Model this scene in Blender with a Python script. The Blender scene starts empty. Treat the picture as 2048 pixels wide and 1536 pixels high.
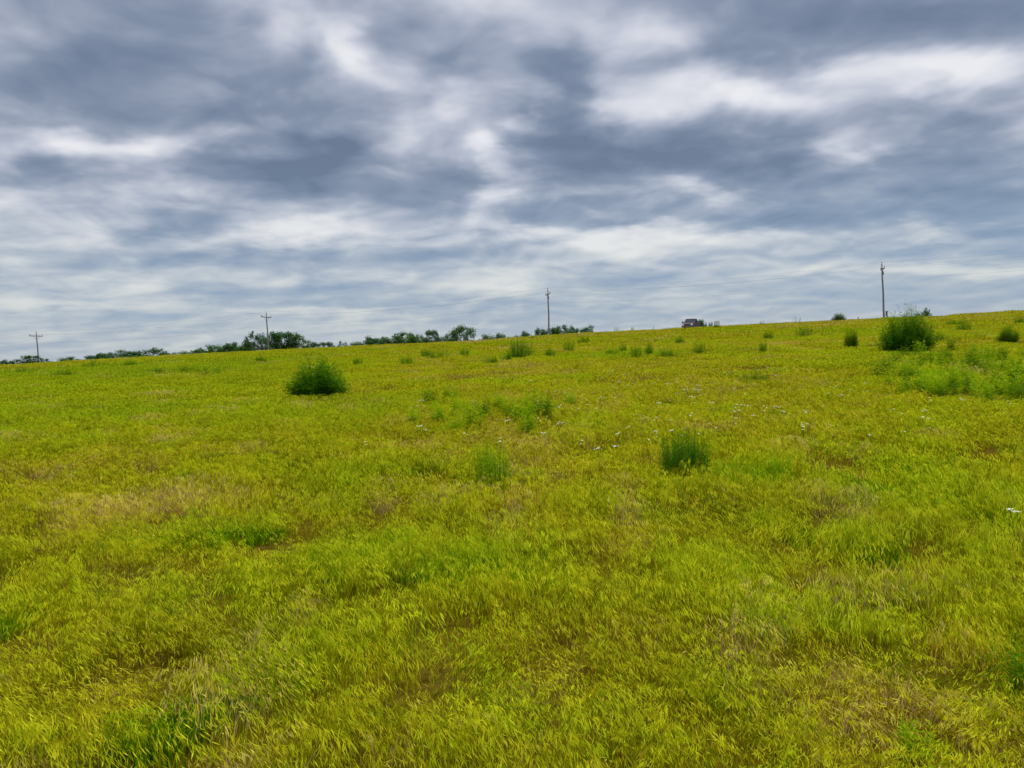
import bpy, math, random
import numpy as np
from mathutils import Vector, Matrix, Euler

R = math.radians
sc = bpy.context.scene
col = sc.collection
rng = np.random.default_rng(7)
random.seed(7)

# ------------------------------------------------------------------ camera
CAM_H = 2.3
F_PX = 1479.0                      # focal length in pixels of the 2048 px wide photograph
PITCH, ROLL = R(-2.63), R(2.0)
cam_d = bpy.data.cameras.new("camera")
cam_d.sensor_width = 36.0
cam_d.lens = 26.0
cam_d.clip_start = 0.05
cam_d.clip_end = 20000
cam = bpy.data.objects.new("camera", cam_d)
col.objects.link(cam)
FW = Vector((0, math.cos(PITCH), math.sin(PITCH)))
R0 = Vector((1, 0, 0)); U0 = R0.cross(FW)
RT = R0 * math.cos(ROLL) - U0 * math.sin(ROLL)
UP = U0 * math.cos(ROLL) + R0 * math.sin(ROLL)
cam.matrix_world = Matrix(((RT.x, UP.x, -FW.x, 0), (RT.y, UP.y, -FW.y, 0), (RT.z, UP.z, -FW.z, CAM_H), (0, 0, 0, 1)))
sc.camera = cam

def ray(px, py):
    d = FW * F_PX + RT * (px - 1024) - UP * (py - 768)
    return d.normalized()

# ------------------------------------------------------------------ world: overcast sky
sc.view_settings.view_transform = 'Standard'
sc.view_settings.look = 'None'
sc.view_settings.gamma = 1
sc.view_settings.exposure = 0.0
sc.render.film_transparent = False
sc.cycles.max_bounces = 6
sc.cycles.diffuse_bounces = 3
sc.cycles.transmission_bounces = 4
sc.cycles.transparent_max_bounces = 6
SUN_EL, SUN_AZ = R(58), R(28)      # azimuth clockwise from +Y: ahead and to the right, above the frame

def N(nt, typ, **kw):
    n = nt.nodes.new(typ)
    for k, v in kw.items():
        if k.startswith('i_'):
            n.inputs[int(k[2:])].default_value = v
        else:
            setattr(n, k, v)
    return n
def link(nt, a, b): nt.links.new(a, b)
def math_(nt, op, a, b=None, c=None, clamp=False):
    n = nt.nodes.new('ShaderNodeMath'); n.operation = op; n.use_clamp = clamp
    for i, v in enumerate((a, b, c)):
        if v is None: continue
        if isinstance(v, (int, float)): n.inputs[i].default_value = v
        else: nt.links.new(v, n.inputs[i])
    return n.outputs[0]
def ramp(nt, fac, stops, interp='LINEAR'):
    n = nt.nodes.new('ShaderNodeValToRGB'); n.color_ramp.interpolation = interp
    e = n.color_ramp.elements
    while len(e) < len(stops): e.new(0.5)
    for i, (p, c) in enumerate(stops):
        e[i].position = p; e[i].color = (c[0], c[1], c[2], 1)
    if fac is not None: nt.links.new(fac, n.inputs[0])
    return n.outputs[0]

world = bpy.data.worlds.new("World")
sc.world = world
world.use_nodes = True
nt = world.node_tree
nt.nodes.clear()
tc = N(nt, 'ShaderNodeTexCoord')
D = tc.outputs['Generated']
sep = N(nt, 'ShaderNodeSeparateXYZ'); link(nt, D, sep.inputs[0])
zc = math_(nt, 'MAXIMUM', sep.outputs[2], 0.0)
zden = math_(nt, 'ADD', zc, 0.19)
qx = math_(nt, 'DIVIDE', sep.outputs[0], zden)
qy = math_(nt, 'DIVIDE', sep.outputs[1], zden)
qc = N(nt, 'ShaderNodeCombineXYZ'); link(nt, qx, qc.inputs[0]); link(nt, qy, qc.inputs[1])
q = qc.outputs[0]
# warp of the direction used for the large cloud masses
wn = N(nt, 'ShaderNodeTexNoise', noise_dimensions='3D'); wn.inputs['Scale'].default_value = 2.4; wn.inputs['Detail'].default_value = 4
wn.inputs['Roughness'].default_value = 0.5
link(nt, q, wn.inputs['Vector'])
ws = N(nt, 'ShaderNodeVectorMath', operation='SUBTRACT'); link(nt, wn.outputs['Color'], ws.inputs[0]); ws.inputs[1].default_value = (.5, .5, .5)
wm0 = N(nt, 'ShaderNodeVectorMath', operation='MULTIPLY'); link(nt, ws.outputs[0], wm0.inputs[0]); wm0.inputs[1].default_value = (.34, .0, .20)
wm = N(nt, 'ShaderNodeVectorMath', operation='SCALE'); link(nt, wm0.outputs[0], wm.inputs[0])
link(nt, math_(nt, 'MULTIPLY_ADD', zc, 1.9, 0.12), wm.inputs['Scale'])
wa = N(nt, 'ShaderNodeVectorMath', operation='ADD'); link(nt, D, wa.inputs[0]); link(nt, wm.outputs[0], wa.inputs[1])
DW = wa.outputs[0]

# cloud masses of this sky: centre (px of the photo -> world direction), half sizes, tilt (deg), amount (+ thick, - thin)
MASSES = [
 (150,20,620,110,0,.34),(330,190,400,100,4,.28),(560,320,280,55,0,.40),(590,362,270,55,3,.46),(370,445,170,38,0,.32),
 (50,350,170,50,0,.34),(90,150,250,60,0,.14),(850,70,200,110,0,.24),(650,215,250,60,0,.22),(1310,325,420,95,-4,.60),(1480,40,330,110,-10,.46),
 (1900,30,330,80,0,.40),(1110,180,150,62,-30,.40),(1900,350,330,90,-8,.52),(1760,440,420,50,-4,.40),(1130,430,280,34,-3,.34),
 (510,515,240,34,0,.32),(880,500,230,32,0,.28),(250,520,180,24,0,.18),(1330,560,380,30,0,.22),(1850,590,420,50,0,.28),
 (930,610,640,36,0,.10),(560,590,260,24,0,.26),(1640,330,120,36,-12,.30),(1500,450,180,24,0,.20),(880,370,120,70,0,.26),
 (1950,250,180,60,-15,.26),(150,630,300,24,0,.16),(1130,300,120,90,0,.18),(1250,640,500,40,0,.16),(1950,500,260,20,-3,.26),
 (720,90,70,75,20,-.40),(890,188,60,34,0,-.22),(600,55,120,45,0,-.32),(720,150,120,50,0,-.24),(1660,175,400,70,-8,-.29),(1500,170,180,46,-6,-.22),
 (1870,160,170,50,-15,-.36),(1260,215,130,50,0,-.22),(230,272,200,36,4,-.48),(130,270,70,30,0,-.2),(955,290,50,80,0,-.34),(985,400,70,60,0,-.24),
 (1685,315,80,62,0,-.46),(1390,385,120,30,-12,-.46),(590,470,150,28,6,-.32),(130,450,220,36,0,-.18),(1180,485,190,26,-6,-.42),
 (1290,470,200,26,-8,-.3),(250,572,100,20,0,-.34),(990,560,220,26,0,-.24),(370,615,220,18,0,-.2),(1820,465,180,22,-6,-.34),
 (100,610,140,18,0,-.3),(1570,455,120,22,-10,-.22),(1900,540,300,18,0,-.3),(1060,245,60,40,0,-.3),(650,625,200,16,0,-.26),
 (1180,60,160,90,-30,-.10),(840,300,120,60,0,-.12),(300,350,140,50,0,-.26),(1600,560,220,22,0,-.16),
]
acc = None
for (cx, cy, wx, wy, tilt, amt) in MASSES:
    c = ray(cx, cy)
    a = ray(cx + 30, cy); b = ray(cx, cy - 30)
    ex = (a - c).normalized(); ez = (b - c); ez = (ez - ez.dot(ex) * ex).normalized(); ey = ex.cross(ez) * -1
    ey = ez.cross(ex)
    ct, st = math.cos(R(-tilt)), math.sin(R(-tilt))
    ex2 = ex * ct - ez * st * 1.0; ez2 = ez * ct + ex * st
    ex2, ez2 = ex * ct + ez * -st, ez * ct + ex * st
    ey2 = ez2.cross(ex2)
    M = Matrix(((ex2.x, ey2.x, ez2.x), (ex2.y, ey2.y, ez2.y), (ex2.z, ey2.z, ez2.z)))
    zc_ = c.dot(FW)
    mp = N(nt, 'ShaderNodeMapping', vector_type='TEXTURE')
    mp.inputs['Location'].default_value = c
    mp.inputs['Rotation'].default_value = M.to_euler()
    mp.inputs['Scale'].default_value = (1.35 * wx / F_PX * zc_, 1.0, 1.45 * wy / F_PX * zc_)
    link(nt, DW, mp.inputs['Vector'])
    g = N(nt, 'ShaderNodeTexGradient', gradient_type='QUADRATIC_SPHERE')
    link(nt, mp.outputs[0], g.inputs[0])
    sm = math_(nt, 'SMOOTH_MIN', g.outputs['Fac'], 0.55, 0.35)
    acc = math_(nt, 'MULTIPLY_ADD', sm, amt * 2.55, acc if acc is not None else 0.0)
# small scale billows on the cloud plane
n1 = N(nt, 'ShaderNodeTexNoise'); n1.inputs['Scale'].default_value = 1.6; n1.inputs['Detail'].default_value = 5
n1.inputs['Roughness'].default_value = 0.5; n1.inputs['Distortion'].default_value = 0.6
link(nt, q, n1.inputs['Vector'])
n2 = N(nt, 'ShaderNodeTexNoise'); n2.inputs['Scale'].default_value = 4.0; n2.inputs['Detail'].default_value = 3.5
n2.inputs['Roughness'].default_value = 0.5; n2.inputs['Distortion'].default_value = 0.4
link(nt, q, n2.inputs['Vector'])
na = math_(nt, 'MULTIPLY', math_(nt, 'SUBTRACT', n1.outputs['Fac'], 0.5), 0.85)
qs = N(nt, 'ShaderNodeVectorMath', operation='ADD'); link(nt, q, qs.inputs[0]); qs.inputs[1].default_value = (.035, .085, 0)
n3 = N(nt, 'ShaderNodeTexNoise'); n3.inputs['Scale'].default_value = 4.0; n3.inputs['Detail'].default_value = 3
n3.inputs['Roughness'].default_value = 0.5; n3.inputs['Distortion'].default_value = 0.4; link(nt, qs.outputs[0], n3.inputs['Vector'])
n4 = N(nt, 'ShaderNodeTexNoise'); n4.inputs['Scale'].default_value = 13.0; n4.inputs['Detail'].default_value = 4; n4.inputs['Roughness'].default_value = .55
link(nt, q, n4.inputs['Vector'])
relief = math_(nt, 'MULTIPLY', math_(nt, 'SUBTRACT', n2.outputs['Fac'], n3.outputs['Fac']), 0.75)
nb = math_(nt, 'MULTIPLY', math_(nt, 'SUBTRACT', n2.outputs['Fac'], 0.5), 0.66)
nb = math_(nt, 'ADD', nb, relief)
nb = math_(nt, 'ADD', nb, math_(nt, 'MULTIPLY', math_(nt, 'SUBTRACT', n4.outputs['Fac'], 0.5), 0.13))
dens = math_(nt, 'ADD', math_(nt, 'ADD', na, nb), 0.36)
dens = math_(nt, 'ADD', dens, acc)
# lower contrast in the far clouds
fz = N(nt, 'ShaderNodeMapRange'); link(nt, zc, fz.inputs[0]); fz.inputs[1].default_value = 0.0; fz.inputs[2].default_value = 0.16
fz.inputs[3].default_value = 0.50; fz.inputs[4].default_value = 1.0
dens = math_(nt, 'ADD', math_(nt, 'MULTIPLY', math_(nt, 'SUBTRACT', dens, 0.45), fz.outputs[0]), 0.45)
dens = math_(nt, 'MULTIPLY_ADD', dens, .66, .165)
near = ramp(nt, dens, [(0.02, (.88, .88, .90)), (.20, (.72, .73, .79)), (.36, (.53, .56, .65)), (.52, (.36, .40, .50)), (.68, (.235, .285, .385)), (.84, (.175, .225, .32)), (1.0, (.13, .175, .26))])
far = ramp(nt, dens, [(0.06, (.76, .77, .74)), (.32, (.58, .63, .66)), (.5, (.40, .48, .58)), (.72, (.26, .37, .53)), (1.0, (.19, .29, .46))])
fmix = N(nt, 'ShaderNodeMix', data_type='RGBA')
fz2 = N(nt, 'ShaderNodeMapRange', interpolation_type='SMOOTHSTEP'); link(nt, zc, fz2.inputs[0]); fz2.inputs[1].default_value = 0.02; fz2.inputs[2].default_value = 0.26
link(nt, fz2.outputs[0], fmix.inputs[0]); link(nt, far, fmix.inputs[6]); link(nt, near, fmix.inputs[7])
# extra sky brightness added overhead, above the frame, to light the grass
sdir = Vector((math.sin(SUN_AZ) * math.cos(SUN_EL), math.cos(SUN_AZ) * math.cos(SUN_EL), math.sin(SUN_EL)))
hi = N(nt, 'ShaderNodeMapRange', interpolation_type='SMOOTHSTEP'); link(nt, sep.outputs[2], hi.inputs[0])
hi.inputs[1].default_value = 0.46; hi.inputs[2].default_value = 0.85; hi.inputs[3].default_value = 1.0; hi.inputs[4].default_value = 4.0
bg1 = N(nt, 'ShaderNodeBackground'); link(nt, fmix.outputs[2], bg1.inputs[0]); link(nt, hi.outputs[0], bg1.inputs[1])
sky = N(nt, 'ShaderNodeTexSky', sky_type='NISHITA', sun_disc=False, sun_elevation=SUN_EL, sun_rotation=SUN_AZ)
bg2 = N(nt, 'ShaderNodeBackground'); link(nt, sky.outputs[0], bg2.inputs[0]); bg2.inputs[1].default_value = 0.09
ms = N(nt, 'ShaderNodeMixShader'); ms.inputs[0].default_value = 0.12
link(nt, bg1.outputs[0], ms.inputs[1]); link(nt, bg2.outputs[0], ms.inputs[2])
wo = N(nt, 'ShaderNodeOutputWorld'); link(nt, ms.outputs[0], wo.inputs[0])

sun_d = bpy.data.lights.new("sun", 'SUN'); sun_d.energy = 3.2; sun_d.angle = R(12); sun_d.color = (1.0, .965, .90)
sun = bpy.data.objects.new("sun", sun_d); col.objects.link(sun)
sun.rotation_euler = (-sdir).to_track_quat('-Z', 'Y').to_euler()
world.cycles.sampling_method = 'MANUAL'
world.cycles.sample_map_resolution = 256

# ------------------------------------------------------------------ terrain height
def vnoise(x, y, seed):
    xi = np.floor(x).astype(np.int64); yi = np.floor(y).astype(np.int64)
    fx = x - xi; fy = y - yi
    fx = fx * fx * (3 - 2 * fx); fy = fy * fy * (3 - 2 * fy)
    def h(a, b):
        n = (a * 374761393 + b * 668265263 + seed * 1442695041) & 0x7fffffff
        n = ((n ^ (n >> 13)) * 1274126177) & 0x7fffffff
        n = n ^ (n >> 16)
        return (n & 0xffff) / 65535.0
    return (h(xi, yi) * (1 - fx) + h(xi + 1, yi) * fx) * (1 - fy) + (h(xi, yi + 1) * (1 - fx) + h(xi + 1, yi + 1) * fx) * fy
def fbm(x, y, scale, seed, octv=4, rough=.5):
    s = 0; a = 1; t = 0
    for o in range(octv):
        s = s + a * vnoise(x / scale * 2 ** o + 13.7 * o, y / scale * 2 ** o - 7.1 * o, seed + o); t += a; a *= rough
    return s / t

def crest_y(x):
    return 136.0 - 0.31 * np.clip(x, -160, 140)
SKYLINE = [(-150, 736), (0, 729), (100, 724), (200, 717), (400, 704.5), (540, 698), (700, 690), (860, 683), (960, 679), (1100, 667),
           (1200, 662), (1300, 657), (1400, 652), (1500, 646), (1600, 642), (1700, 637), (1770, 634), (1900, 627), (2048, 619), (2200, 612)]
_cx, _ch = [], []
for px, py in SKYLINE:
    d = ray(px, py + 4.5)
    t = 136.0 / (d.y + 0.31 * d.x)
    _cx.append(d.x * t); _ch.append(CAM_H + d.z * t)
def ground_z(x, y):
    x = np.asarray(x, float); y = np.asarray(y, float)
    yc = crest_y(x)
    u = y / yc
    H = np.interp(x, _cx, _ch)
    up = np.clip(u, 0, 1)
    rise = H * (0.9 * up + 0.1 * up * up) * (up > 0)
    rise = np.where(u < 0, H * 0.9 * np.clip(u, -.6, 0), rise)
    over = np.clip(u - 1, 0, None)
    fall = np.where(over < .25, 16 * over ** 2, 1.0 + 8 * (over - .25))
    fall = fall * .5 + 0.40 * np.clip(over / .045, 0, 1) ** 1.5
    fall = 9 * (1 - np.exp(-fall / 9 * 1.1))
    z = rise - fall * (u > 1)
    near = np.clip((y - 1) / 6, 0, 1) * np.clip(1.05 - u, 0.06, 1)
    b = (fbm(x, y, 9.0, 3, 3) - .5) * .42 + (fbm(x, y, 2.2, 11, 2) - .5) * .12
    far = np.clip(u - 1.4, 0, 2) * (fbm(x, y, 260, 5, 3) - .5) * 6
    return z + b * near * np.clip(1 - (u - 1) * 3, 0, 1) + far
def gz(x, y): return float(ground_z(np.array([x]), np.array([y]))[0])
_ty = np.concatenate([np.arange(2.0, 30, .05), np.arange(30, 240, .25)])
def hit(px, py):
    """the point of the terrain that a direction meets"""
    d = ray(px, py)
    t = _ty / d.y
    dz = (CAM_H + d.z * t) - ground_z(d.x * t, _ty)
    k = np.nonzero(dz < 0)[0]
    if len(k) == 0:
        i = int(np.argmin(dz[_ty < 150])); 
    else: i = int(k[0])
    y = _ty[i]; x = d.x * t[i]
    return Vector((x, y, gz(x, y)))

# ------------------------------------------------------------------ object helpers
def tag(o, label=None, cat=None, group=None, kind=None):
    if label: o['label'] = label
    if cat: o['category'] = cat
    if group: o['group'] = group
    if kind: o['kind'] = kind
    return o
def empty(name, loc=(0, 0, 0), rz=0.0):
    o = bpy.data.objects.new(name, None); o.empty_display_size = .2
    o.location = loc; o.rotation_euler = (0, 0, rz); col.objects.link(o); return o
class MB:
    def __init__(s): s.v = []; s.f = []; s.r = []
    def quad(s, a, b, c, d, r=0.0):
        n = len(s.v); s.v += [tuple(a), tuple(b), tuple(c), tuple(d)]; s.f.append((n, n + 1, n + 2, n + 3)); s.r += [r] * 4
    def tri(s, a, b, c, r=0.0):
        n = len(s.v); s.v += [tuple(a), tuple(b), tuple(c)]; s.f.append((n, n + 1, n + 2)); s.r += [r] * 3
    def leaf(s, p, d, n, L, W, r=0.0, bend=0.0):
        d = Vector(d).normalized(); n = Vector(n); side = d.cross(n)
        if side.length < 1e-4: side = d.cross(Vector((.3, .9, .2)))
        side.normalize(); up = side.cross(d).normalized()
        p = Vector(p)
        m = p + d * L * .45 + up * bend * L * .0
        e = p + d * L - Vector((0, 0, 1)) * bend * L
        i = len(s.v)
        s.v += [tuple(p), tuple(m + side * W / 2), tuple(e), tuple(m - side * W / 2)]
        s.f.append((i, i + 1, i + 2, i + 3)); s.r += [r] * 4
    def tube(s, pts, rad, seg=6, r=0.0, cap=True):
        pts = [Vector(p) for p in pts]
        if isinstance(rad, (int, float)): rad = [rad] * len(pts)
        base = len(s.v)
        for i, p in enumerate(pts):
            t = (pts[min(i + 1, len(pts) - 1)] - pts[max(i - 1, 0)]).normalized()
            a = t.cross(Vector((0, 0, 1)) if abs(t.z) < .9 else Vector((1, 0, 0))).normalized(); b = t.cross(a)
            for k in range(seg):
                th = 2 * math.pi * k / seg
                s.v.append(tuple(p + (a * math.cos(th) + b * math.sin(th)) * rad[i])); s.r.append(r)
        for i in range(len(pts) - 1):
            for k in range(seg):
                k2 = (k + 1) % seg
                s.f.append((base + i * seg + k, base + i * seg + k2, base + (i + 1) * seg + k2, base + (i + 1) * seg + k))
        if cap:
            s.f.append(tuple(base + k for k in range(seg))[::-1]); s.f.append(tuple(base + (len(pts) - 1) * seg + k for k in range(seg)))
    def box(s, c, sz, rot=None, taper=None, r=0.0):
        c = Vector(c); b = len(s.v)
        for dz in (-1, 1):
            tx, ty = (taper if taper and dz > 0 else (1, 1))
            for dx, dy in ((-1, -1), (1, -1), (1, 1), (-1, 1)):
                v = Vector((dx * sz[0] / 2 * tx, dy * sz[1] / 2 * ty, dz * sz[2] / 2))
                if rot: v = rot @ v
                s.v.append(tuple(c + v)); s.r.append(r)
        for f in ((0, 3, 2, 1), (4, 5, 6, 7), (0, 1, 5, 4), (1, 2, 6, 5), (2, 3, 7, 6), (3, 0, 4, 7)): s.f.append(tuple(b + i for i in f))
    def prism(s, prof, x0, x1):
        """profile in the y-z plane pushed along x"""
        n = len(prof); b = len(s.v)
        for x in (x0, x1):
            for (y, z) in prof: s.v.append((x, y, z)); s.r.append(0)
        s.f.append(tuple(b + i for i in range(n))); s.f.append(tuple(b + n + i for i in range(n))[::-1])
        for i in range(n):
            j = (i + 1) % n; s.f.append((b + i, b + n + i, b + n + j, b + j))
    def mesh(s, name, mat=None, smooth=False):
        me = bpy.data.meshes.new(name); me.from_pydata(s.v, [], s.f)
        a = me.attributes.new('rnd', 'FLOAT', 'POINT'); a.data.foreach_set('value', np.array(s.r, dtype=np.float32))
        if mat: me.materials.append(mat)
        if smooth: me.shade_smooth()
        me.update(); return me
    def build(s, name, mat, parent=None, smooth=False, bevel=0):
        o = bpy.data.objects.new(name, s.mesh(name, mat, smooth)); col.objects.link(o)
        if parent: o.parent = parent
        if bevel:
            m = o.modifiers.new('bevel', 'BEVEL'); m.width = bevel; m.segments = 2; m.limit_method = 'ANGLE'
        return o
def add_copy(src, parent=None):
    o = src.copy(); col.objects.link(o); o.parent = parent; return o
def copy_tree(root, loc, rz=0, scale=(1, 1, 1)):
    r = add_copy(root); r.location = loc; r.rotation_euler = (0, 0, rz); r.scale = scale
    for ch in list(root.children):
        c = add_copy(ch, r)
        for g in ch.children: add_copy(g, c)
    return r

# ------------------------------------------------------------------ materials
def mat(name): 
    m = bpy.data.materials.new(name); m.use_nodes = True; m.node_tree.nodes.clear(); return m, m.node_tree
def plain(name, c, rough=.6, metal=0.0, var=.15, scale=8.0, spec=.5, coat=0.0):
    m, t = mat(name)
    b = N(t, 'ShaderNodeBsdfPrincipled'); o = N(t, 'ShaderNodeOutputMaterial'); link(t, b.outputs[0], o.inputs[0])
    n = N(t, 'ShaderNodeTexNoise'); n.inputs['Scale'].default_value = scale; n.inputs['Detail'].default_value = 5
    tcn = N(t, 'ShaderNodeTexCoord'); link(t, tcn.outputs['Object'], n.inputs['Vector'])
    lo = [x * (1 - var) for x in c]; hi_ = [min(1, x * (1 + var)) for x in c]
    link(t, ramp(t, n.outputs['Fac'], [(.3, lo), (.7, hi_)]), b.inputs['Base Color'])
    b.inputs['Roughness'].default_value = rough; b.inputs['Metallic'].default_value = metal
    b.inputs['Specular IOR Level'].default_value = spec; b.inputs['Coat Weight'].default_value = coat
    return m
def leafmat(name, c0, c1, c2=None, transl=.35, rough=.55):
    """leaf colour varies from leaf to leaf through the rnd attribute"""
    m, t = mat(name)
    a = N(t, 'ShaderNodeAttribute', attribute_name='rnd')
    c = ramp(t, a.outputs['Fac'], [(0, c0), (.75, c1), (1, c2 or c1)])
    b = N(t, 'ShaderNodeBsdfPrincipled'); b.inputs['Roughness'].default_value = rough; b.inputs['Specular IOR Level'].default_value = .03
    tr = N(t, 'ShaderNodeBsdfTranslucent'); mx = N(t, 'ShaderNodeMixShader'); mx.inputs[0].default_value = transl
    link(t, c, b.inputs['Base Color']); link(t, c, tr.inputs[0]); link(t, b.outputs[0], mx.inputs[1]); link(t, tr.outputs[0], mx.inputs[2])
    o = N(t, 'ShaderNodeOutputMaterial'); link(t, mx.outputs[0], o.inputs[0]); return m

GRASS_RAMP = [(0.0, (.075, .240, .001)), (.20, (.155, .330, .001)), (.42, (.250, .315, .001)), (.62, (.315, .260, .001)), (.82, (.29, .155, .006)), (1.0, (.56, .37, .18))]
# soil and thatch under the grass
mG, t = mat('soil_and_thatch')
g_ = N(t, 'ShaderNodeNewGeometry')
na_ = N(t, 'ShaderNodeTexNoise'); na_.inputs['Scale'].default_value = .35; na_.inputs['Detail'].default_value = 8; na_.inputs['Roughness'].default_value = .65
nb_ = N(t, 'ShaderNodeTexNoise'); nb_.inputs['Scale'].default_value = 14; nb_.inputs['Detail'].default_value = 6; nb_.inputs['Roughness'].default_value = .7
link(t, g_.outputs['Position'], na_.inputs[0]); link(t, g_.outputs['Position'], nb_.inputs[0])
c1_ = ramp(t, na_.outputs['Fac'], [(.3, (.06, .065, .002)), (.5, (.085, .065, .004)), (.7, (.10, .062, .015))])
c2_ = ramp(t, nb_.outputs['Fac'], [(.3, (.30, .30, .30)), (.7, (1.35, 1.3, 1.2))])
mm = N(t, 'ShaderNodeMix', data_type='RGBA', blend_type='MULTIPLY'); mm.inputs[0].default_value = 1
link(t, c1_, mm.inputs[6]); link(t, c2_, mm.inputs[7])
b_ = N(t, 'ShaderNodeBsdfPrincipled'); b_.inputs['Roughness'].default_value = .95; b_.inputs['Specular IOR Level'].default_value = .0
link(t, mm.outputs[2], b_.inputs['Base Color'])
o_ = N(t, 'ShaderNodeOutputMaterial'); link(t, b_.outputs[0], o_.inputs[0])

# grass: patch tone from the instance, blade to blade variation from the mesh
mGr, t = mat('grass_blades')
at = N(t, 'ShaderNodeAttribute', attribute_name='tone', attribute_type='INSTANCER')
ar = N(t, 'ShaderNodeAttribute', attribute_name='rnd')
ak = N(t, 'ShaderNodeAttribute', attribute_name='kind')
geo = N(t, 'ShaderNodeNewGeometry')
nn = N(t, 'ShaderNodeTexNoise'); nn.inputs['Scale'].default_value = 1.7; nn.inputs['Detail'].default_value = 4; link(t, geo.outputs['Position'], nn.inputs[0])
tn = math_(t, 'ADD', at.outputs['Fac'], math_(t, 'MULTIPLY', math_(t, 'SUBTRACT', ar.outputs['Fac'], .5), .50))
tn = math_(t, 'ADD', tn, math_(t, 'MULTIPLY', math_(t, 'SUBTRACT', nn.outputs['Fac'], .5), .55))
# kind: 0 stem and leaf, 1 seed head (paler), -1 lower stem (browner)
tn = math_(t, 'ADD', tn, math_(t, 'MULTIPLY', math_(t, 'MAXIMUM', math_(t, 'MULTIPLY', ak.outputs['Fac'], -1), 0), .26))
cr0 = ramp(t, tn, GRASS_RAMP)
rv = math_(t, 'FRACT', math_(t, 'MULTIPLY', ar.outputs['Fac'], 37.3))
vr = N(t, 'ShaderNodeMix', data_type='RGBA', blend_type='MULTIPLY'); vr.inputs[0].default_value = 1; link(t, cr0, vr.inputs[6])
link(t, ramp(t, rv, [(0, (.35, .35, .4)), (.5, (.80, .80, .80)), (1, (1.30, 1.28, 1.1))]), vr.inputs[7])
av = N(t, 'ShaderNodeAttribute', attribute_name='val', attribute_type='INSTANCER')
vs = N(t, 'ShaderNodeVectorMath', operation='SCALE'); link(t, vr.outputs[2], vs.inputs[0]); link(t, av.outputs['Fac'], vs.inputs['Scale']); cr = vs.outputs[0]
sf = math_(t, 'MULTIPLY_ADD', rv, .70, .10)
sd = N(t, 'ShaderNodeMix', data_type='RGBA'); link(t, math_(t, 'MULTIPLY', math_(t, 'MAXIMUM', ak.outputs['Fac'], 0), sf), sd.inputs[0])
link(t, cr, sd.inputs[6]); sd.inputs[7].default_value = (.80, .80, .025, 1)
b = N(t, 'ShaderNodeBsdfPrincipled'); b.inputs['Roughness'].default_value = .5; b.inputs['Specular IOR Level'].default_value = 0.0
tr = N(t, 'ShaderNodeBsdfTranslucent'); mx = N(t, 'ShaderNodeMixShader'); mx.inputs[0].default_value = .42
link(t, sd.outputs[2], b.inputs['Base Color']); link(t, sd.outputs[2], tr.inputs[0]); link(t, b.outputs[0], mx.inputs[1]); link(t, tr.outputs[0], mx.inputs[2])
o_ = N(t, 'ShaderNodeOutputMaterial'); link(t, mx.outputs[0], o_.inputs[0])

# ------------------------------------------------------------------ ground sheet
def axis(a, near, far, k):
    v = [0.0]; st = near
    while v[-1] < far: v.append(v[-1] + st); st *= k
    return np.array(v)
ax = axis(0, .35, 9000, 1.035); xs = np.concatenate([-ax[::-1], ax[1:]])
ys = np.concatenate([-axis(0, 2.0, 9000, 1.15)[::-1], np.arange(.4, 20, .4), np.arange(20, 60, .9), np.arange(60, 220, 1.8), 220 + axis(0, 2, 9000, 1.12)])
X, Y = np.meshgrid(xs, ys)
Z = ground_z(X, Y)
nx, ny = len(xs), len(ys)
idx = np.arange(nx * ny).reshape(ny, nx)
faces = np.stack([idx[:-1, :-1], idx[:-1, 1:], idx[1:, 1:], idx[1:, :-1]], -1).reshape(-1, 4)
me = bpy.data.meshes.new('ground')
me.from_pydata(np.stack([X, Y, Z], -1).reshape(-1, 3).tolist(), [], faces.tolist())
me.materials.append(mG); me.shade_smooth()
ground = bpy.data.objects.new('ground', me); col.objects.link(ground)
tag(ground, 'rolling prairie ground under the grass, rising to a crest on the right', 'ground', kind='structure')

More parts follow.
